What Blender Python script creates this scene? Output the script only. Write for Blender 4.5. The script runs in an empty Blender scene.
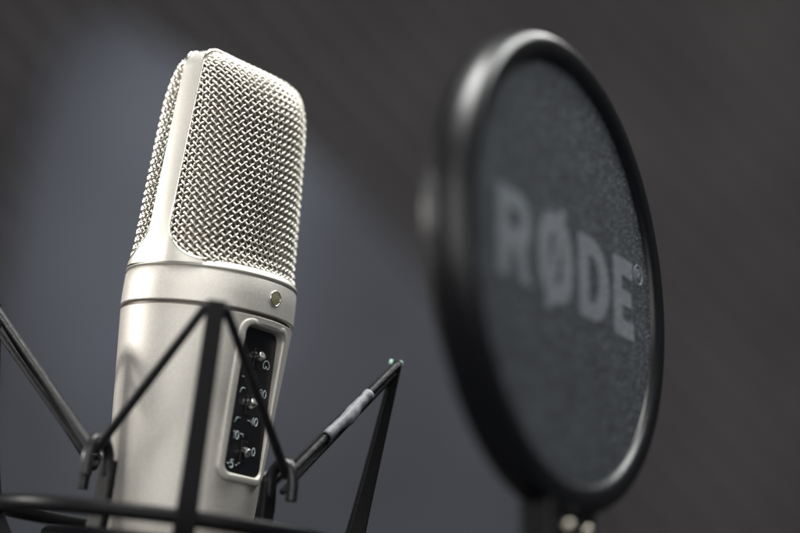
import bpy, bmesh, math
import numpy as np
from mathutils import Vector, Matrix

scene = bpy.context.scene
COL = scene.collection
MM = 0.001

# ------------------------------------------------------------------ camera
CAM_POS = np.array([0.0, -566.32, -96.75])          # millimetres, microphone axis = world Z
YAW, PITCH, ROLL = 0.1042, 0.2117, 0.1174
FPX = 1800.0                                          # focal length in pixels of the 800 px wide photo
def cam_basis():
    cy, sy = math.cos(YAW), math.sin(YAW); cp, sp = math.cos(PITCH), math.sin(PITCH)
    f = np.array([sy*cp, cy*cp, sp]); r0 = np.array([cy, -sy, 0.0]); u0 = np.cross(r0, f)
    cr, sr = math.cos(ROLL), math.sin(ROLL)
    return cr*r0+sr*u0, -sr*r0+cr*u0, f
CR, CU, CF = cam_basis()
cam_d = bpy.data.cameras.new("camera")
cam = bpy.data.objects.new("camera", cam_d); COL.objects.link(cam)
m = Matrix.Identity(4)
for i in range(3):
    m[i][0] = CR[i]; m[i][1] = CU[i]; m[i][2] = -CF[i]; m[i][3] = CAM_POS[i]*MM
cam.matrix_world = m
cam_d.sensor_width = 22.2
cam_d.lens = FPX/800.0*22.2
cam_d.clip_start = 0.02; cam_d.clip_end = 50
cam_d.dof.use_dof = True
cam_d.dof.focus_distance = 0.560
cam_d.dof.aperture_fstop = 2.0
scene.camera = cam

# ------------------------------------------------------------------ world, lamps, exposure
world = bpy.data.worlds.new("World"); scene.world = world; world.use_nodes = True
bg = world.node_tree.nodes["Background"]
bg.inputs[0].default_value = (0.80, 0.88, 1.0, 1); bg.inputs[1].default_value = 0.07
scene.view_settings.view_transform = 'Standard'; scene.view_settings.look = 'None'
scene.view_settings.exposure = 0.0; scene.view_settings.gamma = 1.0
try:
    scene.cycles.use_adaptive_sampling = True
except Exception: pass

def area(name, pos, target, size, power, color, size_y=None):
    d = bpy.data.lights.new(name, 'AREA'); d.energy = power; d.color = color
    d.shape = 'RECTANGLE'; d.size = size; d.size_y = size_y or size
    o = bpy.data.objects.new(name, d); COL.objects.link(o)
    o.location = Vector(pos)
    dr = Vector(target)-Vector(pos)
    o.rotation_euler = dr.to_track_quat('-Z', 'Y').to_euler()
    return o
# positions in metres
area("ceiling_lamp", (-0.12, -0.16, 0.95), (0.03, 0, 0.03), 0.52, 18.0, (1.0, 0.995, 0.965), 0.40)
area("right_ceiling_lamp", (0.55, 0.10, 0.85), (0, 0, 0.03), 0.45, 9.0, (0.97, 1.0, 0.97), 0.45)
area("front_left_fill", (-0.60, -1.10, 0.30), (0, 0, 0), 1.0, 7.5, (1.0, 0.98, 0.955), 0.8)  # added soft fill for the microphone's left front, not a window
area("side_lamp", (-0.87, 0.20, 0.185), (0, 0, -0.02), 0.09, 4.6, (1.0, 0.97, 0.92), 0.09)
area("fill_lamp", (0.35, -1.35, 0.30), (0, 0, 0), 0.9, 5.0, (1.0, 0.99, 0.97), 0.7)
sp = bpy.data.lights.new("panel_spot_fill", 'SPOT'); sp.energy = 78.0; sp.color = (0.96, 0.97, 1.0); sp.spot_size = math.radians(18); sp.spot_blend = 1.0; sp.shadow_soft_size = 0.04  # added spot above the view, lightens the upper left of the panel
spo = bpy.data.objects.new("panel_spot_fill", sp); COL.objects.link(spo); spo.location = (-0.05, 0.60, 1.40)
spo.rotation_euler = (Vector((-0.045, 1.455, 0.37))-spo.location).to_track_quat('-Z', 'Y').to_euler()

area("foam_graze_fill", (0.75, 1.22, 1.35), (0.35, 1.46, 0.30), 0.35, 10.0, (1.0, 0.97, 0.96), 0.10)  # added out of view, grazes the foam to bring out its ridges

# ------------------------------------------------------------------ materials
def mat(name, base, rough=0.5, metal=0.0, grain=0.0, gscale=1500.0, bump=0.0, spec=0.5, coat=0.0, colvar=0.0):
    mt = bpy.data.materials.new(name); mt.use_nodes = True
    nt = mt.node_tree; b = nt.nodes["Principled BSDF"]
    b.inputs["Base Color"].default_value = (*base, 1); b.inputs["Roughness"].default_value = rough
    b.inputs["Metallic"].default_value = metal; b.inputs["Specular IOR Level"].default_value = spec
    b.inputs["Coat Weight"].default_value = coat
    tc = nt.nodes.new("ShaderNodeTexCoord")
    nz = nt.nodes.new("ShaderNodeTexNoise"); nz.inputs["Scale"].default_value = gscale; nz.inputs["Detail"].default_value = 4
    nt.links.new(tc.outputs["Object"], nz.inputs["Vector"])
    if colvar > 0:
        mx = nt.nodes.new("ShaderNodeMix"); mx.data_type = 'RGBA'
        mx.inputs["A"].default_value = (*[c*(1-colvar) for c in base], 1)
        mx.inputs["B"].default_value = (*[min(1, c*(1+colvar)) for c in base], 1)
        mv = nt.nodes.new("ShaderNodeMapRange"); mv.inputs["From Min"].default_value = 0.36; mv.inputs["From Max"].default_value = 0.64
        nt.links.new(nz.outputs["Fac"], mv.inputs["Value"]); nt.links.new(mv.outputs["Result"], mx.inputs["Factor"]); nt.links.new(mx.outputs["Result"], b.inputs["Base Color"])
    if grain > 0:
        mr = nt.nodes.new("ShaderNodeMapRange")
        mr.inputs["From Min"].default_value = 0.3; mr.inputs["From Max"].default_value = 0.7
        mr.inputs["To Min"].default_value = max(0.02, rough-grain); mr.inputs["To Max"].default_value = rough+grain
        nt.links.new(nz.outputs["Fac"], mr.inputs["Value"]); nt.links.new(mr.outputs["Result"], b.inputs["Roughness"])
    if bump > 0:
        bp = nt.nodes.new("ShaderNodeBump"); bp.inputs["Strength"].default_value = bump; bp.inputs["Distance"].default_value = 0.0002
        nt.links.new(nz.outputs["Fac"], bp.inputs["Height"]); nt.links.new(bp.outputs["Normal"], b.inputs["Normal"])
    return mt
M_nickel = mat("satin_nickel", (0.64, 0.61, 0.56), 0.50, 0.60, 0.08, 2900, 0.24, colvar=0.11)
M_frame = mat("satin_nickel_frame", (0.62, 0.60, 0.545), 0.45, 0.6, 0.05, 2600, 0.15, colvar=0.06)
M_wire = mat("bright_wire", (0.76, 0.73, 0.65), 0.27, 1.0, 0.05, 900)
M_groove = mat("groove_dark", (0.12, 0.10, 0.09), 0.5, 0.6)
M_bright = mat("polished_rim", (0.80, 0.77, 0.70), 0.22, 1.0, 0.05, 1200)
M_panel = mat("black_panel", (0.006, 0.006, 0.007), 0.35, 0.0, 0.08, 1500, 0.05)
M_white = mat("white_print", (0.55, 0.62, 0.64), 0.6)
M_gold = mat("gold_badge", (0.27, 0.255, 0.14), 0.5, 0.4, 0.1, 2500, 0.4, colvar=0.3)
M_toggle = mat("toggle_chrome", (0.62, 0.60, 0.58), 0.22, 1.0, 0.05, 900)
M_black = mat("black_moulding", (0.006, 0.006, 0.007), 0.40, 0.0, 0.10, 1200, 0.12, spec=0.16)
M_hook = mat("black_hook", (0.016, 0.016, 0.018), 0.30, 0.3, 0.08, 1200, 0.1)
M_hoop = mat("hoop_plastic", (0.004, 0.004, 0.0055), 0.34, 0.0, 0.05, 900, 0.05, spec=0.42)
M_screw = mat("steel_screw", (0.42, 0.39, 0.33), 0.35, 1.0, 0.05, 900)
M_sleeve = mat("grey_heat_shrink", (0.155, 0.16, 0.175), 0.55, 0.0, 0.08, 450, 0.8, colvar=0.3)
M_pin = mat("green_tip", (0.40, 0.60, 0.50), 0.25)

# braided elastic cord: fine two-way ribs along the cord's own UV
def cord_mat():
    mt = bpy.data.materials.new("braided_cord"); mt.use_nodes = True; nt = mt.node_tree
    b = nt.nodes["Principled BSDF"]; b.inputs["Roughness"].default_value = 0.42; b.inputs["Specular IOR Level"].default_value = 0.32
    uv = nt.nodes.new("ShaderNodeUVMap"); uv.uv_map = "UVMap"
    mp = nt.nodes.new("ShaderNodeMapping"); mp.inputs["Scale"].default_value = (5.0, 0.75, 1); mp.inputs["Rotation"].default_value = (0, 0, 0)
    ck = nt.nodes.new("ShaderNodeTexVoronoi"); ck.inputs["Scale"].default_value = 1.6; ck.inputs["Randomness"].default_value = 0.35
    nt.links.new(uv.outputs[0], mp.inputs[0]); nt.links.new(mp.outputs[0], ck.inputs["Vector"])
    cr = nt.nodes.new("ShaderNodeValToRGB"); cr.color_ramp.elements[0].color = (0.020, 0.020, 0.022, 1); cr.color_ramp.elements[1].color = (0.004, 0.004, 0.005, 1)
    cr.color_ramp.elements[0].position = 0.1; cr.color_ramp.elements[1].position = 0.6
    nt.links.new(ck.outputs["Distance"], cr.inputs[0]); nt.links.new(cr.outputs[0], b.inputs["Base Color"])
    bp = nt.nodes.new("ShaderNodeBump"); bp.inputs["Strength"].default_value = 0.7; bp.inputs["Distance"].default_value = 0.0003; bp.invert = True
    nt.links.new(ck.outputs["Distance"], bp.inputs["Height"]); nt.links.new(bp.outputs[0], b.inputs["Normal"])
    return mt
M_cord = cord_mat()

def fabric_mat(name, lo, hi, sparkle):
    mt = bpy.data.materials.new(name); mt.use_nodes = True; nt = mt.node_tree
    b = nt.nodes["Principled BSDF"]; b.inputs["Roughness"].default_value = 0.75; b.inputs["Specular IOR Level"].default_value = 0.12
    b.inputs["Sheen Weight"].default_value = 0.04; b.inputs["Sheen Roughness"].default_value = 0.4
    tc = nt.nodes.new("ShaderNodeTexCoord")
    v = nt.nodes.new("ShaderNodeTexVoronoi"); v.inputs["Scale"].default_value = 2000; v.inputs["Randomness"].default_value = 0.7
    n2 = nt.nodes.new("ShaderNodeTexNoise"); n2.inputs["Scale"].default_value = 1300; n2.inputs["Detail"].default_value = 2; n2.inputs["Roughness"].default_value = 0.7
    n3 = nt.nodes.new("ShaderNodeTexNoise"); n3.inputs["Scale"].default_value = 60; n3.inputs["Detail"].default_value = 3
    for x in (v, n2, n3): nt.links.new(tc.outputs["Object"], x.inputs["Vector"])
    a = nt.nodes.new("ShaderNodeMath"); a.operation = 'MULTIPLY'
    nt.links.new(v.outputs["Distance"], a.inputs[0]); nt.links.new(n2.outputs["Fac"], a.inputs[1])
    a2 = nt.nodes.new("ShaderNodeMath"); a2.operation = 'MULTIPLY_ADD'; a2.inputs[1].default_value = 0.08
    nt.links.new(n3.outputs["Fac"], a2.inputs[0]); nt.links.new(a.outputs[0], a2.inputs[2])
    cr = nt.nodes.new("ShaderNodeValToRGB")
    cr.color_ramp.elements[0].position = 0.10; cr.color_ramp.elements[0].color = (*lo, 1)
    cr.color_ramp.elements[1].position = 0.36; cr.color_ramp.elements[1].color = (*hi, 1)
    e = cr.color_ramp.elements.new(0.50); e.color = (*sparkle, 1)
    nt.links.new(a2.outputs[0], cr.inputs[0]); nt.links.new(cr.outputs[0], b.inputs["Base Color"])
    bp = nt.nodes.new("ShaderNodeBump"); bp.inputs["Strength"].default_value = 0.6; bp.inputs["Distance"].default_value = 0.0003
    nt.links.new(a.outputs[0], bp.inputs["Height"]); nt.links.new(bp.outputs[0], b.inputs["Normal"])
    return mt
M_fabric = fabric_mat("filter_fabric", (0.006, 0.0066, 0.0085), (0.025, 0.0285, 0.0365), (0.25, 0.27, 0.30))
M_letter = fabric_mat("filter_print", (0.068, 0.074, 0.086), (0.155, 0.167, 0.185), (0.34, 0.37, 0.39))

# fine inner screen behind the coarse grille
def screen_mat():
    mt = bpy.data.materials.new("inner_screen"); mt.use_nodes = True; nt = mt.node_tree
    b = nt.nodes["Principled BSDF"]; b.inputs["Metallic"].default_value = 0.7; b.inputs["Roughness"].default_value = 0.5
    tc = nt.nodes.new("ShaderNodeTexCoord")
    v = nt.nodes.new("ShaderNodeTexVoronoi"); v.inputs["Scale"].default_value = 2200; v.inputs["Randomness"].default_value = 0.3
    nt.links.new(tc.outputs["Object"], v.inputs["Vector"])
    cr = nt.nodes.new("ShaderNodeValToRGB"); cr.color_ramp.elements[0].color = (0.34, 0.30, 0.26, 1); cr.color_ramp.elements[1].color = (0.09, 0.078, 0.066, 1)
    nt.links.new(v.outputs["Distance"], cr.inputs[0]); nt.links.new(cr.outputs[0], b.inputs["Base Color"])
    return mt
M_screen = screen_mat()

# ------------------------------------------------------------------ helpers (all lengths in millimetres)
def link(name, verts, faces, material, parent=None, smooth=True, uvs=None, bevel=0.0, autosmooth=None, origin=None):
    me = bpy.data.meshes.new(name)
    v = np.asarray(verts, float)*MM
    if origin is not None: v = v-np.asarray(origin, float)*MM
    me.from_pydata([tuple(p) for p in v], [], [tuple(f) for f in faces])
    me.validate()
    if smooth: me.shade_smooth()
    if autosmooth: me.set_sharp_from_angle(angle=math.radians(autosmooth))
    if uvs is not None:
        ul = me.uv_layers.new(name="UVMap")
        li = np.zeros(len(me.loops), dtype=np.int32); me.loops.foreach_get("vertex_index", li)
        ul.data.foreach_set("uv", np.asarray(uvs, np.float32)[li].ravel())
    me.materials.append(material)
    o = bpy.data.objects.new(name, me); COL.objects.link(o)
    if parent is not None: o.parent = parent
    if origin is not None: o.location = Vector(np.asarray(origin, float)*MM)
    if bevel:
        b = o.modifiers.new("bevel", 'BEVEL'); b.width = bevel*MM; b.segments = 3; b.limit_method = 'ANGLE'; b.angle_limit = math.radians(35)
    return o
def empty(name, loc=(0, 0, 0), **props):
    o = bpy.data.objects.new(name, None); COL.objects.link(o); o.location = loc; o.empty_display_size = 0.02
    for k, v in props.items(): o[k] = v
    return o
def rev(profile, n=128, closed=False, M=None):
    """lathe (r,z) profile about Z"""
    vs = []; fs = []
    k = len(profile)
    for i in range(n):
        a = 2*math.pi*i/n
        for r, z in profile: vs.append((r*math.cos(a), r*math.sin(a), z))
    for i in range(n):
        j = (i+1) % n
        for q in range(k if closed else k-1):
            q2 = (q+1) % k
            fs.append((i*k+q, j*k+q, j*k+q2, i*k+q2))
    vs = np.array(vs)
    if M is not None: vs = vs@M[0].T+M[1]
    return vs, fs
def tube(path, r, sides=12, caps=True, twist=None):
    P = np.asarray(path, float); n = len(P)
    R = np.full(n, r) if np.isscalar(r) else np.asarray(r, float)
    T = np.gradient(P, axis=0); T /= np.linalg.norm(T, axis=1)[:, None]
    ref = np.array([0, 0, 1.0]) if abs(T[0][2]) < 0.9 else np.array([1.0, 0, 0])
    N = np.zeros_like(P); N[0] = np.cross(T[0], ref); N[0] /= np.linalg.norm(N[0])
    for i in range(1, n):
        v = N[i-1]-T[i]*(N[i-1]@T[i]); N[i] = v/np.linalg.norm(v)
    B = np.cross(T, N)
    a = np.arange(sides)*2*math.pi/sides
    V = P[:, None, :]+R[:, None, None]*(np.cos(a)[None, :, None]*N[:, None, :]+np.sin(a)[None, :, None]*B[:, None, :])
    F = []
    for i in range(n-1):
        for s in range(sides):
            s2 = (s+1) % sides
            F.append((i*sides+s, i*sides+s2, (i+1)*sides+s2, (i+1)*sides+s))
    V = V.reshape(-1, 3)
    L = np.concatenate([[0], np.cumsum(np.linalg.norm(np.diff(P, axis=0), axis=1))])
    uv = np.stack([np.tile(a/(2*math.pi), n), np.repeat(L, sides)], -1)
    if caps:
        F.append(tuple(range(sides))[::-1]); F.append(tuple((n-1)*sides+s for s in range(sides)))
    return V, F, uv
class MB:
    def __init__(s): s.v = []; s.f = []; s.u = []; s.n = 0
    def add(s, V, F, uv=None):
        V = np.asarray(V, float); s.v.append(V); s.f += [tuple(i+s.n for i in f) for f in F]
        s.u.append(np.zeros((len(V), 2)) if uv is None else uv); s.n += len(V); return s
    def box(s, c, size, R=None):
        hx, hy, hz = [q/2 for q in size]
        V = np.array([(x, y, z) for x in (-hx, hx) for y in (-hy, hy) for z in (-hz, hz)])
        if R is not None: V = V@np.asarray(R)       # rows of R = local axes in world
        return s.add(V+np.asarray(c), [(0, 1, 3, 2), (4, 6, 7, 5), (0, 4, 5, 1), (2, 3, 7, 6), (0, 2, 6, 4), (1, 5, 7, 3)])
    def build(s, name, material, parent=None, **k):
        return link(name, np.vstack(s.v), s.f, material, parent, uvs=np.vstack(s.u), **k)
def spline(pts, n=60):
    P = np.asarray(pts, float); m_ = len(P)
    Q = np.vstack([2*P[0]-P[1], P, 2*P[-1]-P[-2]]); out = []
    per = max(2, n//(m_-1))
    for i in range(m_-1):
        p0, p1, p2, p3 = Q[i:i+4]
        for t in np.linspace(0, 1, per, endpoint=False):
            out.append(0.5*((2*p1)+(-p0+p2)*t+(2*p0-5*p1+4*p2-p3)*t*t+(-p0+3*p1-3*p2+p3)*t**3))
    out.append(P[-1]); return np.array(out)

# ================================================================== BACKDROP
def wall_point(px, py, Y):
    d = CF+(px-400)/FPX*CR-(py-266.5)/FPX*CU
    t = (Y-CAM_POS[1])/d[1]
    return CAM_POS+t*d
WY = 1500.0
def foam_mat():
    mt = bpy.data.materials.new("acoustic_foam"); mt.use_nodes = True; nt = mt.node_tree
    b = nt.nodes["Principled BSDF"]; b.inputs["Roughness"].default_value = 0.95; b.inputs["Specular IOR Level"].default_value = 0.1
    tc = nt.nodes.new("ShaderNodeTexCoord"); n1 = nt.nodes.new("ShaderNodeTexNoise"); n1.inputs["Scale"].default_value = 7; n1.inputs["Detail"].default_value = 6
    nt.links.new(tc.outputs["Object"], n1.inputs["Vector"])
    cr = nt.nodes.new("ShaderNodeValToRGB"); cr.color_ramp.elements[0].position = 0.3; cr.color_ramp.elements[1].position = 0.7
    cr.color_ramp.elements[0].color = (0.140, 0.132, 0.134, 1); cr.color_ramp.elements[1].color = (0.190, 0.178, 0.180, 1)
    nt.links.new(n1.outputs["Fac"], cr.inputs[0]); nt.links.new(cr.outputs[0], b.inputs["Base Color"])
    return mt
# ribbed foam wall: diagonal V ridges modelled as real folds
def foam_wall():
    per = 42.0; depth = 52.0; ang = math.radians(-42)
    d = np.array([math.cos(ang), 0, math.sin(ang)]); e = np.array([-math.sin(ang), 0, math.cos(ang)])
    c = np.array([150.0, WY, 450.0]); vs = []; fs = []
    n = 190
    for i in range(-n, n+1):
        for t in (-2600, 2600):
            off = 0.0 if i % 2 else depth
            vs.append(c+e*i*per/2+d*t+np.array([0, -off+depth, 0]))
    for i in range(2*n):
        fs.append((2*i, 2*i+1, 2*i+3, 2*i+2))
    o = link("wall", vs, fs, foam_mat(), smooth=False, origin=c)
    o["kind"] = "structure"
foam_wall()
# plain blue-grey board standing in front of the foam
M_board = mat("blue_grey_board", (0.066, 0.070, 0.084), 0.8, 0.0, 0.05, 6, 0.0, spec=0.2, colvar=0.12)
def board():
    YB = WY-45
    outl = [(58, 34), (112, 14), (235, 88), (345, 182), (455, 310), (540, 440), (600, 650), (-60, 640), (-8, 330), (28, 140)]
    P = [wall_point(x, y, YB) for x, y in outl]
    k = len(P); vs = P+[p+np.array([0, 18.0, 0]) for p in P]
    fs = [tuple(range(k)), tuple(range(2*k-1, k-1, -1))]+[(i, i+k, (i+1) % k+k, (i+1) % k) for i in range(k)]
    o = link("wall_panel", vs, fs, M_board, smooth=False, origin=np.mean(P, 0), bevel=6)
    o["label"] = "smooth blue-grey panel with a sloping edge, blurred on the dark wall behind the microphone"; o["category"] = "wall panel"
board()

# ================================================================== MICROPHONE
TH = 0.8166
FR = np.array([math.sin(TH), -math.cos(TH), 0.0])      # the way the microphone faces
WD = np.array([math.cos(TH), math.sin(TH), 0.0])       # its width direction
UZ = np.array([0, 0, 1.0])
def fw(front, w, z): return FR*front+WD*w+UZ*z
mic = empty("condenser_microphone", (0, 0, -0.12), label="satin silver studio microphone with a woven wire grille, held upright in the shock mount", category="microphone")
def R_body(z): return 27.3+(23.1-27.3)*min(1.6, -z/60)

def cut(obj, cutter_v, cutter_f):
    me = bpy.data.meshes.new("tmp"); me.from_pydata([tuple(v*MM) for v in cutter_v], [], cutter_f)
    c = bpy.data.objects.new("tmp", me); COL.objects.link(c)
    md = obj.modifiers.new("cut", 'BOOLEAN'); md.operation = 'DIFFERENCE'; md.object = c; md.solver = 'EXACT'
    bpy.context.view_layer.update()
    dg = bpy.context.evaluated_depsgraph_get()
    nm = bpy.data.meshes.new_from_object(obj.evaluated_get(dg))
    obj.modifiers.clear(); obj.data = nm
    bpy.data.objects.remove(c)
def rrect(w0, w1, z0, z1, r, n=8):
    out = []
    for cx, cz, a0 in ((w1-r, z1-r, 0), (w0+r, z1-r, 90), (w0+r, z0+r, 180), (w1-r, z0+r, 270)):
        for i in range(n+1):
            a = math.radians(a0+90*i/n); out.append((cx+r*math.cos(a), cz+r*math.sin(a)))
    return out
prof = [(2.0, -120)]+[(R_body(z)-0.5 if z < -119.5 else R_body(z), z) for z in np.linspace(-120, -1.4, 60)]
prof += [(27.25, -1.05), (26.95, -0.8), (26.3, -0.75), (2.0, -0.75)]
V, F = rev(prof, 192)
kp = len(prof)
F.append(tuple(i*kp for i in range(192))[::-1]); F.append(tuple(i*kp+kp-1 for i in range(192)))
body = link("body", V, F, M_nickel, mic, autosmooth=30)
oc = rrect(-9.9, 10.5, -50.2, -2.7, 3.8)
k = len(oc)
cv = [fw(20, w, z) for w, z in oc]+[fw(34, w, z) for w, z in oc]
cf = [tuple(range(k))[::-1], tuple(range(k, 2*k))]+[(i, (i+1) % k, (i+1) % k+k, i+k) for i in range(k)]
body.parent = None
cut(body, cv, cf)
body.data.set_sharp_from_angle(angle=math.radians(30)); body.parent = mic

# collar with a fine groove below and a bright step above
V, F = rev([(26.3, -0.8), (26.3, 0.35), (27.1, 0.4), (27.45, 0.7), (27.45, 5), (27.25, 10.3), (27.0, 10.9), (26.5, 11.1), (26.45, 11.35), (24, 11.4)], 192)
collar = link("collar", V, F, M_nickel, mic, autosmooth=30)
V, F = rev([(26.32, -0.74), (26.34, 0.0), (26.32, 0.36)], 128)
link("groove", V, F, M_groove, collar)
# gold dot
def disc(center, nrm, up, r, h, dome=0.0, n=32, rings=4):
    nrm = np.asarray(nrm, float); nrm /= np.linalg.norm(nrm); sx = np.cross(up, nrm); sx /= np.linalg.norm(sx); sy = np.cross(nrm, sx)
    vs = [center+nrm*(h+dome)]; fs = []
    pr = [(r*i/rings, h+dome*(1-(i/rings)**2)) for i in range(1, rings+1)]+[(r, -1.0)]
    for rr, hh in pr:
        for j in range(n):
            a = 2*math.pi*j/n; vs.append(center+nrm*hh+rr*(math.cos(a)*sx+math.sin(a)*sy))
    for j in range(n): fs.append((0, 1+j, 1+(j+1) % n))
    for q in range(len(pr)-1):
        for j in range(n):
            fs.append((1+q*n+j, 1+(q+1)*n+j, 1+(q+1)*n+(j+1) % n, 1+q*n+(j+1) % n))
    return vs, fs
c0 = fw(27.36, 0, 6.0)
V, F = disc(c0, FR, UZ, 2.15, 0.28, 0.15)
link("badge", V, F, M_gold, collar, autosmooth=40)
ring_pts = [c0+FR*0.2+2.3*(math.cos(a)*WD+math.sin(a)*UZ) for a in np.linspace(0, 2*math.pi, 49)]
V, F, uv = tube(ring_pts, 0.22, 8, False); link("badge_ring", V, F, M_bright, collar)

# ---- head surface
S_ = 3.9; Z0 = 13.6; ZT = 82.3
ZC, RC = 77.2, 5.1
def Wline(z): return 26.85-4.9*(max(0, (z-14)/62.0)**1.15)
def Wz(z):
    if z <= ZC: return Wline(z)
    return Wline(ZC)-RC+RC*math.sqrt(max(0, 1-((z-ZC)/RC)**2))
def Tz(z):
    T = 20.9+2.2*max(0, 1-(z-Z0)/7.0)**2-0.5*max(0, (z-40)/20)
    if z > 62: T = S_+(20.35-S_)*max(0, 1-((z-62)/(ZT-62))**2.3)**(1/2.3)
    return T
zs = np.concatenate([np.linspace(Z0, 62, 60), 62+(ZT-62)*np.sin(np.linspace(0, math.pi/2, 60))[1:]])
mer = np.array([(Tz(z), z) for z in zs]); mt_ = np.concatenate([[0], np.cumsum(np.hypot(*np.diff(mer, axis=0).T))])
NT = 160; tg = np.linspace(0, mt_[-1], NT); zg = np.interp(tg, mt_, mer[:, 1])
NQ = 201; al = np.linspace(-math.pi/2, math.pi/2, 801); EX = 2/2.15
Pg = np.zeros((NT, NQ, 3)); Lg = np.zeros(NT)    # (w, y, z) on a normalised q grid
for i, (t, z) in enumerate(zip(tg, zg)):
    W = Wz(z); T = max(S_+0.05, np.interp(t, mt_, mer[:, 0]))
    w = W*np.sign(np.sin(al))*np.abs(np.sin(al))**EX; y = S_+(T-S_)*np.abs(np.cos(al))**EX
    L = np.concatenate([[0], np.cumsum(np.hypot(np.diff(w), np.diff(y)))]); Lg[i] = L[-1]/2
    q = np.linspace(0, L[-1], NQ)
    Pg[i, :, 0] = np.interp(q, L, w); Pg[i, :, 1] = np.interp(q, L, y); Pg[i, :, 2] = z
def surf(q, t):
    q = np.atleast_1d(q).astype(float); t = np.atleast_1d(t).astype(float)
    ti = np.clip(t/tg[-1]*(NT-1), 0, NT-1.001); i = ti.astype(int); ft = ti-i
    L = Lg[i]*(1-ft)+Lg[i+1]*ft
    qi = np.clip((q/L+1)/2*(NQ-1), 0, NQ-1.001); j = qi.astype(int); fq = qi-j
    a = Pg[i, j]*(1-fq)[:, None]+Pg[i, j+1]*fq[:, None]; b = Pg[i+1, j]*(1-fq)[:, None]+Pg[i+1, j+1]*fq[:, None]
    return a*(1-ft)[:, None]+b*ft[:, None]
def surf_n(q, t):
    e = 0.6
    dq = surf(q+e, t)-surf(q-e, t); dt = surf(q, np.minimum(t+e, tg[-1]))-surf(q, np.maximum(t-e, 0))
    n = np.cross(dt, dq); n /= np.linalg.norm(n, axis=1)[:, None]+1e-12
    # outward = positive y
    sgn = np.sign(n[:, 1]+0.3*np.sign(n[:, 2])*(n[:, 2]**2)); sgn[sgn == 0] = 1
    return n*sgn[:, None]
def Lt(t): return np.interp(t, tg, Lg)
def zt(t): return np.interp(t, tg, zg)
RF = 13.0
def flare(z):
    h = np.asarray(z, float)-Z0
    return np.where(h < RF, RF-np.sqrt(np.maximum(0, RF**2-(RF-np.minimum(h, RF))**2)), 0.0)
def to_world(P, side):
    P = np.asarray(P); return P[:, 0:1]*WD+side*P[:, 1:2]*FR+P[:, 2:3]*UZ

PITCHW = 1.82; WR = 0.36
def grille(side):
    mb = MB(); tm = tg[-1]; h = WR*1.04
    rng = int((60+110)/PITCHW)
    for fam in (0, 1):
        for i in range(-rng, rng+1):
            c = i*PITCHW
            s = np.arange(-130, 130, PITCHW/4)
            if fam == 0: a = s; b = np.full_like(s, c)
            else: a = np.full_like(s, c); b = s
            q = (a+b)/math.sqrt(2); t = (a-b)/math.sqrt(2)
            ins = (t > -0.5) & (t < tm-1.3)
            Ltt = Lt(np.clip(t, 0, tm)); zz = zt(np.clip(t, 0, tm))
            ins &= (Ltt-np.abs(q)) > np.maximum(flare(zz)-0.9, -0.2)
            hh = h*np.cos(math.pi*s/PITCHW+math.pi*i)*(1.35 if fam == 0 else -0.55)
            idx = np.where(ins)[0]
            if len(idx) < 3: continue
            for run in np.split(idx, np.where(np.diff(idx) > 1)[0]+1):
                if len(run) < 3: continue
                qq = q[run]; tt = np.clip(t[run], 0, tm)
                P = surf(qq, tt)+surf_n(qq, tt)*(hh[run]-0.15)[:, None]
                V, F, uv = tube(to_world(P, side), WR*(0.95 if fam == 0 else 1.05), 6, False)
                mb.add(V, F, uv)
    g = mb.build("grille", M_wire, mic)
    # fine inner screen behind it
    qn = np.linspace(-1, 1, 60); tn = np.linspace(0, tm, 70); vs = []; fs = []
    for t in tn:
        L = float(Lt(t)); q = qn*L*0.995; tt = np.full_like(q, t)
        vs.append(to_world(surf(q, tt)-surf_n(q, tt)*1.15, side))
    for i in range(69):
        for j in range(59): fs.append((i*60+j, i*60+j+1, (i+1)*60+j+1, (i+1)*60+j))
    link("inner_screen", np.vstack(vs), fs, M_screen, g)
    return g
grille(1); grille(-1)

# ---- head frame: side strip over the top, flared feet, rim ring
OFF = 0.45
path = [(Wz(z), z) for z in np.concatenate([[Z0-1.5], zt((1-np.cos(np.linspace(0, math.pi/2, 26)))*RF), np.linspace(zt(RF), ZC, 36)[1:], ZC+RC*np.sin(np.linspace(0, math.pi/2, 18))[1:]])]
wtop = path[-1][0]
path += [(w, ZT) for w in np.linspace(wtop, 0, 10)[1:]]
path = [(w, z+0.75*max(0, (z-ZC)/(ZT-ZC))**1.5) for w, z in path]       # the band stands proud of the mesh over the top
path = np.array(path+[(-w, z) for w, z in path[::-1][1:]])
tan = np.gradient(path, axis=0); tan /= np.linalg.norm(tan, axis=1)[:, None]; nor = np.stack([tan[:, 1], -tan[:, 0]], -1)
frame = MB(); ny = 9; V = []
for (w, z), nn in zip(path, nor):
    for y in np.linspace(-S_, S_, ny):
        crown = OFF+0.25*(1-(y/S_)**2)*min(1, max(0, (z-Z0-4)/16))
        V.append((w+nn[0]*crown, y, z+nn[1]*crown))
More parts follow.
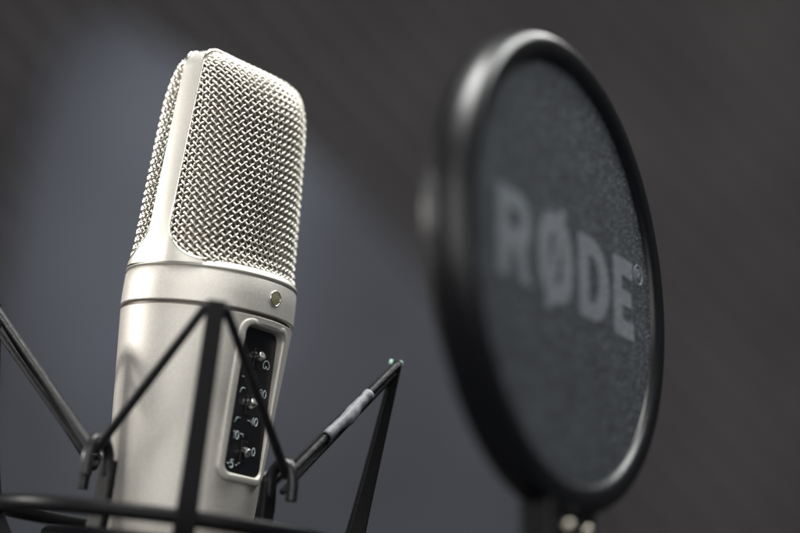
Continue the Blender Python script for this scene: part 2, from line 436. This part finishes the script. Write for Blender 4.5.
# surfaces are double sided: inner skin 1.0 mm further in
np_ = len(path)
V2 = [(w-nn[0]*0.6, y, z-nn[1]*0.6) for (w, z), nn in zip(path, nor) for y in np.linspace(-S_, S_, ny)]
F = []
for i in range(np_-1):
    for j in range(ny-1):
        F.append((i*ny+j, i*ny+j+1, (i+1)*ny+j+1, (i+1)*ny+j)); o_ = np_*ny
        F.append((o_+i*ny+j, o_+(i+1)*ny+j, o_+(i+1)*ny+j+1, o_+i*ny+j+1))
    for j in (0, ny-1):
        F.append((i*ny+j, (i+1)*ny+j, np_*ny+(i+1)*ny+j, np_*ny+i*ny+j))
frame.add(to_world(np.array(V+V2), 1), F)
for side in (1, -1):
    for sw in (1, -1):
        nt_, nq_ = 26, 14
        tt_ = (1-np.cos(np.linspace(0, math.pi/2, nt_)))*RF*1.0
        Vo = []; Vi = []
        for t in tt_:
            L = float(Lt(t)); f = float(flare(zt(t)))
            q = (L-np.linspace(0, max(f, 0.02), nq_))*sw; ta = np.full_like(q, t)
            P = surf(q, ta); N = surf_n(q, ta)
            k0 = int(np.argmin(abs(path[:, 1]-zt(t))[:len(path)//2])); n0 = np.array([nor[k0][0]*sw, 0, nor[k0][1]])
            for jj in range(nq_):
                bl = max(0, 1-jj/3.0); N[jj] = N[jj]*(1-bl)+n0*bl; N[jj] /= np.linalg.norm(N[jj])
            if t == 0.0: Vo.append(P+N*OFF-np.array([0, 0, 1.5])); Vi.append(P-N*0.6-np.array([0, 0, 1.5]))
            Vo.append(P+N*OFF); Vi.append(P-N*0.6)
        Vo = to_world(np.vstack(Vo), side); Vi = to_world(np.vstack(Vi), side); F = []
        nt_ += 1; m0 = nt_*nq_
        for i in range(nt_-1):
            for j in range(nq_-1):
                F.append((i*nq_+j, i*nq_+j+1, (i+1)*nq_+j+1, (i+1)*nq_+j)); F.append((m0+i*nq_+j, m0+(i+1)*nq_+j, m0+(i+1)*nq_+j+1, m0+i*nq_+j+1))
            F.append((i*nq_+nq_-1, (i+1)*nq_+nq_-1, m0+(i+1)*nq_+nq_-1, m0+i*nq_+nq_-1))
        frame.add(np.vstack([Vo, Vi]), F)
V, F = rev([(26.3, 11.2), (26.95, 11.35), (27.3, 11.6), (27.38, 11.9), (27.2, 12.3), (26.75, 13.0), (26.2, 13.6), (25.5, 14.0), (22.0, 13.9), (21.5, 12.5)], 160)
frame.add(V, F)
fo = frame.build("head_frame", M_frame, mic)
bm = bmesh.new(); bm.from_mesh(fo.data); bmesh.ops.remove_doubles(bm, verts=bm.verts, dist=0.00004)
bmesh.ops.recalc_face_normals(bm, faces=bm.faces); bm.to_mesh(fo.data); bm.free(); fo.data.set_sharp_from_angle(angle=math.radians(50))
# rolled bead round both windows
for side in (1, -1):
    pts = []
    ta = np.linspace(0, 1, 40)
    for sw in (1, -1):
        seg = []
        t_low = (1-np.cos(np.linspace(0, math.pi/2, 24)))*RF
        for t in t_low:
            q = (float(Lt(t))-float(flare(zt(t))))*sw
            seg.append((surf(q, t)+surf_n(np.array([q]), np.array([t]))*0.35)[0])
        half = path[:len(path)//2+1]; hn = nor[:len(path)//2+1]
        for (w, z), nn in zip(half, hn):
            if z > zt(t_low[-1])+0.8: seg.append(np.array([(w+nn[0]*0.35)*sw, S_+0.1, z+nn[1]*0.35]))
        pts.append(seg)
    loop = pts[0]+pts[1][::-1][1:]
    lp = np.array(loop); rad = 0.30+0.60*np.clip((lp[:, 2]-(ZC+1.0))/4.0, 0, 1)     # heavier lip along the top edge
    V, F, uv = tube(to_world(lp, side), rad, 10, True)
    link("window_bead", V, F, M_bright, fo)

# ---- switch panel
panel = MB(); pk = rrect(-10.2, 10.2, -50.0, -3.0, 3.5)
kk = len(pk)
panel.add([fw(22.8, w, z) for w, z in pk]+[fw(20.5, w, z) for w, z in pk], [tuple(range(kk))[::-1], tuple(range(kk, 2*kk))]+[(i, (i+1) % kk, (i+1) % kk+kk, i+kk) for i in range(kk)])
pan = panel.build("switch_panel", M_panel, mic, smooth=False)
# raised bezel, section swept round a rounded rectangle
def bez_front(w, z):
    R = 27.7+(25.1-27.7)*(-z/51.0); return math.sqrt(R*R-w*w)
secs = [(0.0, -3.2), (0.0, -0.45), (0.10, -0.24), (0.30, -0.16), (1.0, -0.12), (1.75, -0.12), (2.1, -0.24), (2.35, -0.6), (2.55, -1.4), (2.75, -4.7)]   # (inset, height)
n8 = 10; V = []
for ins, hh in secs:
    rr = 4.3-ins*0.6
    for w, z in rrect(-11.4+ins, 11.4-ins, -51.4+ins, -1.75+ins*-0.75, rr, n8):
        w *= 1-0.07*(-z/51.0)
        V.append(fw(bez_front(w, z)+hh, w, z))
nn_ = 4*(n8+1); F = []
for q in range(len(secs)-1):
    for i in range(nn_): F.append((q*nn_+i, q*nn_+(i+1) % nn_, (q+1)*nn_+(i+1) % nn_, (q+1)*nn_+i))
bz = link("bezel", V, F, M_nickel, pan, autosmooth=50)

# printed marks: strokes on the panel plane
FD = 22.8
def strokes(polys, name, width, parent, material=M_white, origin=(0, 0), lift=0.06, basis=None):
    mb = MB()
    for pl in polys:
        P = []
        for x, y in pl:
            P.append(fw(FD+lift, origin[0]+x, origin[1]+y) if basis is None else basis(x, y))
        P = np.array(P)
        V, F, uv = tube(P, width/2, 6, True)
        mb.add(V, F, uv)
    return mb.build(name, material, parent)
def arc(cx, cy, r, a0, a1, n=14, ry=None):
    ry = ry or r
    return [(cx+r*math.cos(math.radians(a)), cy+ry*math.sin(math.radians(a))) for a in np.linspace(a0, a1, n)]
DIG = {'0': [arc(0.7, 1.25, 0.68, 0, 360, 20, 1.2)], '1': [[(0.15, 2.0), (0.7, 2.5), (0.7, 0)]],
       '5': [[(1.3, 2.45), (0.25, 2.45), (0.15, 1.4)]+arc(0.62, 0.8, 0.72, 125, -145, 12, 0.8)],
       '8': [arc(0.7, 1.85, 0.52, 0, 360, 16, 0.6), arc(0.7, 0.62, 0.65, 0, 360, 16, 0.64)],
       '4': [[(1.05, 0), (1.05, 2.5), (0.1, 0.8), (1.5, 0.8)]], '-': [[(0.2, 1.2), (1.2, 1.2)]]}
marks = []
def word(txt, w, z, s=1.0):
    x = w
    for ch in txt:
        marks.extend([[(x+px*s, z+py*s) for px, py in pl] for pl in DIG[ch]]); x += (1.75 if ch != '1' else 1.3)*s
# cardioid for the pattern switch
marks.append([(5.1+0.95*x, -14.6+0.95*y) for x, y, _ in spline([(0, 0.3, 0), (-0.55, -0.5, 0), (-1.25, -0.35, 0), (-1.5, 0.7, 0), (-1.0, 1.7, 0), (0, 2.1, 0), (1.0, 1.7, 0), (1.5, 0.7, 0), (1.25, -0.35, 0), (0.55, -0.5, 0), (0, 0.3, 0)], 60)])
marks.append([(-5.2, -19.3), (-4.4, -19.3)])
marks.append([(-5.4, -24.3), (-4.6, -22.7), (-3.3, -22.7)])
marks.append([(-6.0, -33.6), (-5.0, -31.9), (-3.6, -31.9)])
word('80', 3.6, -24.2); word('-40', -0.4, -33.3)
word('10', -6.0, -38.5); marks.append([(-2.7, -36.6), (-1.6, -36.6), (-1.2, -37.4)])
word('0', 3.7, -42.4); word('-5', -7.2, -47.3); marks.append([(-3.0, -46.3), (-2.2, -46.0)]); marks.append([(-1.8, -45.6), (-1.2, -45.2)])
strokes(marks, "printed_marks", 0.36, pan)
# three toggles
for w, z, dz in ((0.3, -12.6, 0.3), (-0.6, -27.6, 0.4), (-0.2, -41.6, -0.2)):
    mb = MB()
    c = fw(FD+0.15, w, z)
    B3 = np.array([FR, WD, UZ])
    pb = MB(); pb.box(c, (0.5, 3.0, 6.2), B3); plate = pb.build('switch_slot', M_hook, pan, smooth=False, bevel=0.15)
    P = [fw(FD, w, z), fw(FD+1.2, w, z+dz*1.2), fw(FD+2.4, w, z+dz*3.2)]
    V, F, uv = tube(spline(P, 12), 1.35, 16, True); mb.add(V, F, uv)
    ob = mb.build("toggle_switch", M_toggle, pan, bevel=0.25, autosmooth=40)

# ================================================================== SHOCK MOUNT
mount = empty("shock_mount", (0, 0, -0.12), label="black ring shock mount with upright arms and elastic cords round the silver microphone", category="shock mount")
def cyl(az, r, z):
    a = math.radians(az); return np.array([r*math.sin(a), -r*math.cos(a), z])
ZR = -63.6
V, F = rev([(51.2, ZR-4.6), (50.8, ZR-3.6), (50.8, ZR-0.8), (51.5, ZR), (54.2, ZR), (55.0, ZR-0.9), (55.0, ZR-3.6), (54.2, ZR-4.6)], 160, closed=True)
V = V+np.array([-2.0, 0, 0])
link("outer_ring", V, F, M_black, mount, autosmooth=60)
AZ = [2.0, 93.0, 183.0, 273.0]
def bar(path, wdir, w0, w1, th0, th1):
    P = np.asarray(path, float); n = len(P); V = []; F = []
    T = np.gradient(P, axis=0); T /= np.linalg.norm(T, axis=1)[:, None]
    for i in range(n):
        f = i/(n-1); w = w0+(w1-w0)*f; t = th0+(th1-th0)*f
        nn = np.cross(T[i], wdir); nn /= np.linalg.norm(nn)
        for a, b in ((-1, -1), (1, -1), (1, 1), (-1, 1)): V.append(P[i]+wdir*a*w/2+nn*b*t/2)
    for i in range(n-1):
        for s in range(4): F.append((i*4+s, i*4+(s+1) % 4, (i+1)*4+(s+1) % 4, (i+1)*4+s))
    F.append((3, 2, 1, 0)); F.append(tuple((n-1)*4+s for s in range(4)))
    return V, F
ARM_TOP = []
for az in AZ:
    ex = 2.7 if az == 273.0 else 0.0
    wd = cyl(az+90, 1, 0)
    P = spline([cyl(az, 51.5+ex*0.6, -76), cyl(az, 54.6+ex*0.8, -66), cyl(az, 57.5+ex, -45), cyl(az, 62.4+ex, -4.8)], 30)
    V, F = bar(P, wd, 6.6, 5.2, 8.0, 2.8)
    arm = link("arm", V, F, M_black, mount, smooth=False, bevel=0.5)
    ARM_TOP.append(cyl(az, 62.4+ex, -6.2))
    for s in ((-1, 1) if az == 93.0 else ()):
        V, F = disc(cyl(az, 62.0+1.6*s, -4.9), UZ, wd, 0.62, 0.35, 0.25, 16, 2)
        link("cord_end", V, F, M_pin, arm)
# inner cradle: ring + four posts with hooks
V, F = rev([(33.0, -76), (33.0, -71.2), (34, -70.4), (39.6, -70.4), (41.0, -71.8), (41.0, -77), (39, -79)], 128, closed=True)
link("inner_ring", V, F, M_black, mount, autosmooth=60)
# lower column of the mount
V, F = rev([(0.01, -81), (33, -81), (33.4, -78), (33.2, -76), (24.5, -74), (24.5, -120), (0.01, -121)], 96)
link("base_cup", V, F, M_black, mount, autosmooth=40)
HZ = [-48, 42+6, 138, 228]
HOOKS = []
for az in [-42.0, 48.0, 138.0, 228.0]:
    wd = cyl(az+90, 1, 0)
    P = spline([cyl(az, 35.5, -73), cyl(az, 34.2, -64), cyl(az, 33.6, -50)], 16)
    V, F = bar(P, wd, 6.6, 5.0, 3.4, 2.6)
    post = link("post", V, F, M_black, mount, smooth=False, bevel=0.6)
    hp = [cyl(az, 33.8, -55), cyl(az, 34.6, -48.5), cyl(az, 37.5, -44.6), cyl(az, 41.0, -45.4), cyl(az, 42.9, -50.0), cyl(az, 43.2, -56.0)]
    V, F, uv = tube(spline(hp, 40), 1.75, 14, True)
    link("hook", V, F, M_hook, post, bevel=0.3, autosmooth=40)
    HOOKS.append(cyl(az, 39.3, -48.6))
# elastic cords: from each arm top down to the two hooks beside it
def cord_path(a, b, bow=0.0):
    a = np.asarray(a, float); b = np.asarray(b, float); t = np.linspace(0, 1, 60)
    mid = np.array([0, 0, -bow]); return a+(b-a)*t[:, None]+4*(t*(1-t))[:, None]*mid
def cord(name, a, b, r=1.15):
    V, F, uv = tube(cord_path(a, b), r, 16, True)
    return link(name, V, F, M_cord, mount, uvs=uv)
for i, az in enumerate(AZ):
    for s, h in ((-1, (i) % 4), (1, (i+1) % 4)):
        wd = cyl(az+90, 1, 0)
        a = ARM_TOP[i]+wd*s*2.4
        out = HOOKS[h]+cyl([-42, 48, 138, 228][h], 1.2, 0)
        V, F, uv = tube(cord_path(a, out), 1.4 if i == 0 else 1.22, 16, True)
        c1 = link("elastic_cord", V, F, M_cord, mount, uvs=uv)
        if (i, s) in ((3, 1), (1, -1)):     # the doubled strand below it
            b2 = HOOKS[h]+cyl([-42, 48, 138, 228][h], 0.0, -4.8)
            a2 = a+np.array([0, 0, -5.2 if i == 3 else -2.0])-wd*s*1.2
            V, F, uv = tube(cord_path(a2, b2), 1.0, 16, True)
            link("elastic_cord", V, F, M_cord, mount, uvs=uv)
        if i == 1 and s == -1:
            P = cord_path(a, out); n = len(P)
            seg = P[int(n*0.27):int(n*0.68)]; u = np.linspace(0, 1, len(seg))
            rr = 1.58+0.40*np.exp(-((u-0.5)/0.15)**2)-0.10*np.sin(u*11)+0.07*np.sin(u*37)
            seg = seg+np.outer(0.7*np.exp(-((u-0.52)/0.14)**2), [0.35, -0.2, -1])
            V, F, uv = tube(seg, rr, 20, False)
            sl = link("repair_sleeve", V, F, M_sleeve, c1)
            md = sl.modifiers.new("solid", 'SOLIDIFY'); md.thickness = 0.00025; md.offset = 1

# ================================================================== POP FILTER
KF = 0.855
fc = np.array([57.2710, -1.12, 579.796])*KF
fa, fb, fcn = 1.070, 0.127, -0.242
def c2w(v): return v[0]*CR+v[1]*CU+v[2]*CF
n_c = np.array([math.sin(fa)*math.cos(fb), math.sin(fb), -math.cos(fa)*math.cos(fb)])
w_c = np.array([0, 1.0, 0])-n_c[1]*n_c; w_c /= np.linalg.norm(w_c)
u_c = np.cross(w_c, n_c); u_c *= np.sign(u_c[0])
U_c = math.cos(fcn)*u_c+math.sin(fcn)*w_c; V_c = -math.sin(fcn)*u_c+math.cos(fcn)*w_c
FC = CAM_POS+c2w(fc); FU = c2w(U_c); FV = c2w(V_c); FN = c2w(n_c)
MF = (np.stack([FU, FV, FN], axis=1), FC)
def fp(x, y, d=0.0): return FC+FU*x+FV*y+FN*d
low = fp(0, -120, -6)
pf = empty("pop_filter", tuple(low*MM), label="round black fabric pop filter with glossy hoop and grey lettering, beside the microphone", category="pop filter")
def child_origin(o):
    o.matrix_parent_inverse = Matrix.Translation(Vector(-low*MM)); return o
for o_ in (mic, mount): pass
R0, DEP, RFB, DFB, RLI = 76*KF, 14.48*KF, 68.6*KF, 2.1*KF, 71.8*KF
hp = []
def arcp(cx, cy, rx, ry, a0, a1, n):
    return [(cx+rx*math.cos(math.radians(a)), cy+ry*math.sin(math.radians(a))) for a in np.linspace(a0, a1, n)]
K_ = KF
hp += arcp(74.8*K_, -6.0*K_, 4.0*K_, 6.0*K_, 0, 90, 14)          # rounded outer side
hp += arcp(73.4*K_, -3.3*K_, 4.7*K_, 3.3*K_, 90, 180, 12)        # inner bevel
hp += [(68.7*K_, -5*K_), (68.5*K_, -9*K_), (69.5*K_, -14*K_), (71*K_, -14.6*K_)]
hp += arcp(74.8*K_, -8.6*K_, 4.0*K_, 6.0*K_, -90, 0, 10)
V, F = rev(hp, 220, closed=True, M=MF)
hoop = child_origin(link("hoop", V, F, M_hoop, pf, autosmooth=55))
# fabric disc, slightly sagging
V = [fp(0, 0, -DFB-0.6)]; F = []; nr, na = 24, 160
for i in range(1, nr+1):
    r = (RFB+0.9)*i/nr
    for j in range(na):
        a = 2*math.pi*j/na; V.append(fp(r*math.cos(a), r*math.sin(a), -DFB-0.6))
for j in range(na): F.append((0, 1+j, 1+(j+1) % na))
for i in range(nr-1):
    for j in range(na): F.append((1+i*na+j, 1+(i+1)*na+j, 1+(i+1)*na+(j+1) % na, 1+i*na+(j+1) % na))
fab = link("fabric", V, F, M_fabric, pf); child_origin(fab)

# lettering outlines in units of cap height
def glyph_R():
    o = [(0, 0), (0.27, 0), (0.27, 0.36), (0.40, 0.36), (0.55, 0), (0.84, 0), (0.655, 0.405)]
    o += [(0.50+0.32*math.cos(math.radians(a)), 0.68+0.32*math.sin(math.radians(a))) for a in np.linspace(-50, 90, 14)]
    o += [(0, 1)]
    hole = [(0.27, 0.57), (0.27, 0.80), (0.46, 0.80)]+[(0.46+0.1*math.cos(math.radians(a)), 0.685+0.115*math.sin(math.radians(a))) for a in np.linspace(90, -90, 10)][1:-1]+[(0.46, 0.57)]
    return [o, hole]
def ell(cx, cy, rx, ry, n=40, p=2.5):
    out = []
    for a in np.linspace(0, 2*math.pi, n, endpoint=False):
        c, s = math.cos(a), math.sin(a); out.append((cx+rx*np.sign(c)*abs(c)**(2/p), cy+ry*np.sign(s)*abs(s)**(2/p)))
    return out
def glyph_D():
    o = [(0, 0), (0.36, 0)]+[(0.36+0.46*math.cos(math.radians(a)), 0.5+0.5*math.sin(math.radians(a))) for a in np.linspace(-90, 90, 24)][1:]+[(0, 1)]
    h = [(0.27, 0.21), (0.27, 0.79), (0.35, 0.79)]+[(0.35+0.19*math.cos(math.radians(a)), 0.5+0.29*math.sin(math.radians(a))) for a in np.linspace(90, -90, 16)][1:]
    return [o, h]
def glyph_E():
    return [[(0, 0), (0.64, 0), (0.64, 0.22), (0.27, 0.22), (0.27, 0.40), (0.58, 0.40), (0.58, 0.60), (0.27, 0.60), (0.27, 0.78), (0.64, 0.78), (0.64, 1), (0, 1)]]
def glyph_O():
    return [ell(0.44, 0.5, 0.44, 0.53), ell(0.44, 0.5, 0.17, 0.31, 30, 2.2)]
H = 28.1*KF; TY = 1.6*KF
def letters():
    mb = MB()
    cu_objs = []
    bar_ = [(0.14, -0.13), (0.33, -0.13), (0.76, 1.13), (0.57, 1.13)]
    items = [(glyph_R(), -52.0, 1.0), (glyph_O(), -23.6, 1.05), (glyph_D(), 7.2, 1.08), (glyph_E(), 36.2, 0.95)]
    for gl, tx, sx in items:
        cu = bpy.data.curves.new("g", 'CURVE'); cu.dimensions = '2D'; cu.fill_mode = 'BOTH'
        for pl in gl:
            sp = cu.splines.new('POLY'); sp.points.add(len(pl)-1); sp.use_cyclic_u = True
            for p_, (x, y) in zip(sp.points, pl): p_.co = (x*sx, y, 0, 1)
        ob = bpy.data.objects.new("g", cu); COL.objects.link(ob)
        dg = bpy.context.evaluated_depsgraph_get(); me = bpy.data.meshes.new_from_object(ob.evaluated_get(dg))
        P = np.array([v.co[:2] for v in me.vertices]); fs = [tuple(p.vertices) for p in me.polygons]
        bpy.data.objects.remove(ob)
        mb.add([fp(tx*KF+x*H, TY-H/2+y*H, -DFB-0.57) for x, y in P], fs)
    # slash of the crossed O: two stubs outside and one bar across the counter, a hair above the ring
    P = [fp(-23.6*KF+x*H, TY-H/2+y*H, -DFB-0.555) for x, y in bar_]
    mb.add(P, [(0, 1, 2, 3)])
    return mb.build("lettering", M_letter, fab, smooth=False)
letters()
# registered mark
cx, cy, rr = 58.6*KF, TY+H/2-2.4, 3.0
base = lambda x, y: fp(x, y, -DFB-0.57)
polys = [arc(cx, cy, rr, 0, 360, 28), [(cx-1.1, cy-1.6), (cx-1.1, cy+1.6), (cx+0.4, cy+1.6), (cx+1.1, cy+0.9), (cx+0.4, cy), (cx-1.1, cy)], [(cx+0.1, cy), (cx+1.2, cy-1.6)]]
strokes(polys, "registered_mark", 0.30, fab, mat("mark_print", (0.30, 0.33, 0.36), 0.7), basis=base)

# bracket under the hoop, with two screws, and the gooseneck socket below
ang0 = math.radians(-97)
ru = np.array([math.cos(ang0), math.sin(ang0)])
mb = MB()
Rb = np.array([FU, FV, FN])
mb.box(fp(-1.5, -R0-11, -6.4), (29.0, 26, 9.5), Rb)
br = mb.build("bracket", M_black, pf, smooth=False, bevel=1.2); child_origin(br)
for sx in (-1.5, 10.5):
    V, F = disc(fp(-5.2+sx, -R0-6.2, -1.7), FN, FV, 1.6, 1.3, 0.9, 24, 5)
    o = link("screw", V, F, M_screw, br, autosmooth=50)
P = spline([fp(-5.2, -R0-22, -6.4), fp(-5, -R0-50, -8), fp(0, -R0-85, -20)], 30)
V, F, uv = tube(P, 4.5, 20, True); child_origin(link("gooseneck", V, F, M_black, pf))
# moulded clip on the outside of the hoop
th = math.radians(180); uu = np.linspace(-1, 1, 26)
mid = [fp((76.3-2.6*u*u)*KF*math.cos(th+0.27*u), (76.3-2.6*u*u)*KF*math.sin(th+0.27*u), -11.5*KF) for u in uu]
V, F, uv = tube(mid, 2.9*np.sqrt(np.maximum(0.004, 1-uu**2)), 18, True)
child_origin(link("joint_clip", V, F, mat("clip_plastic", (0.02, 0.02, 0.023), 0.42, spec=0.8), pf))

# the microphone's and mount's parts were built in world millimetres: keep them there
bpy.context.view_layer.update()
for root in (mic, mount):
    for ch in root.children:
        ch.matrix_parent_inverse = Matrix.Translation(-root.location)
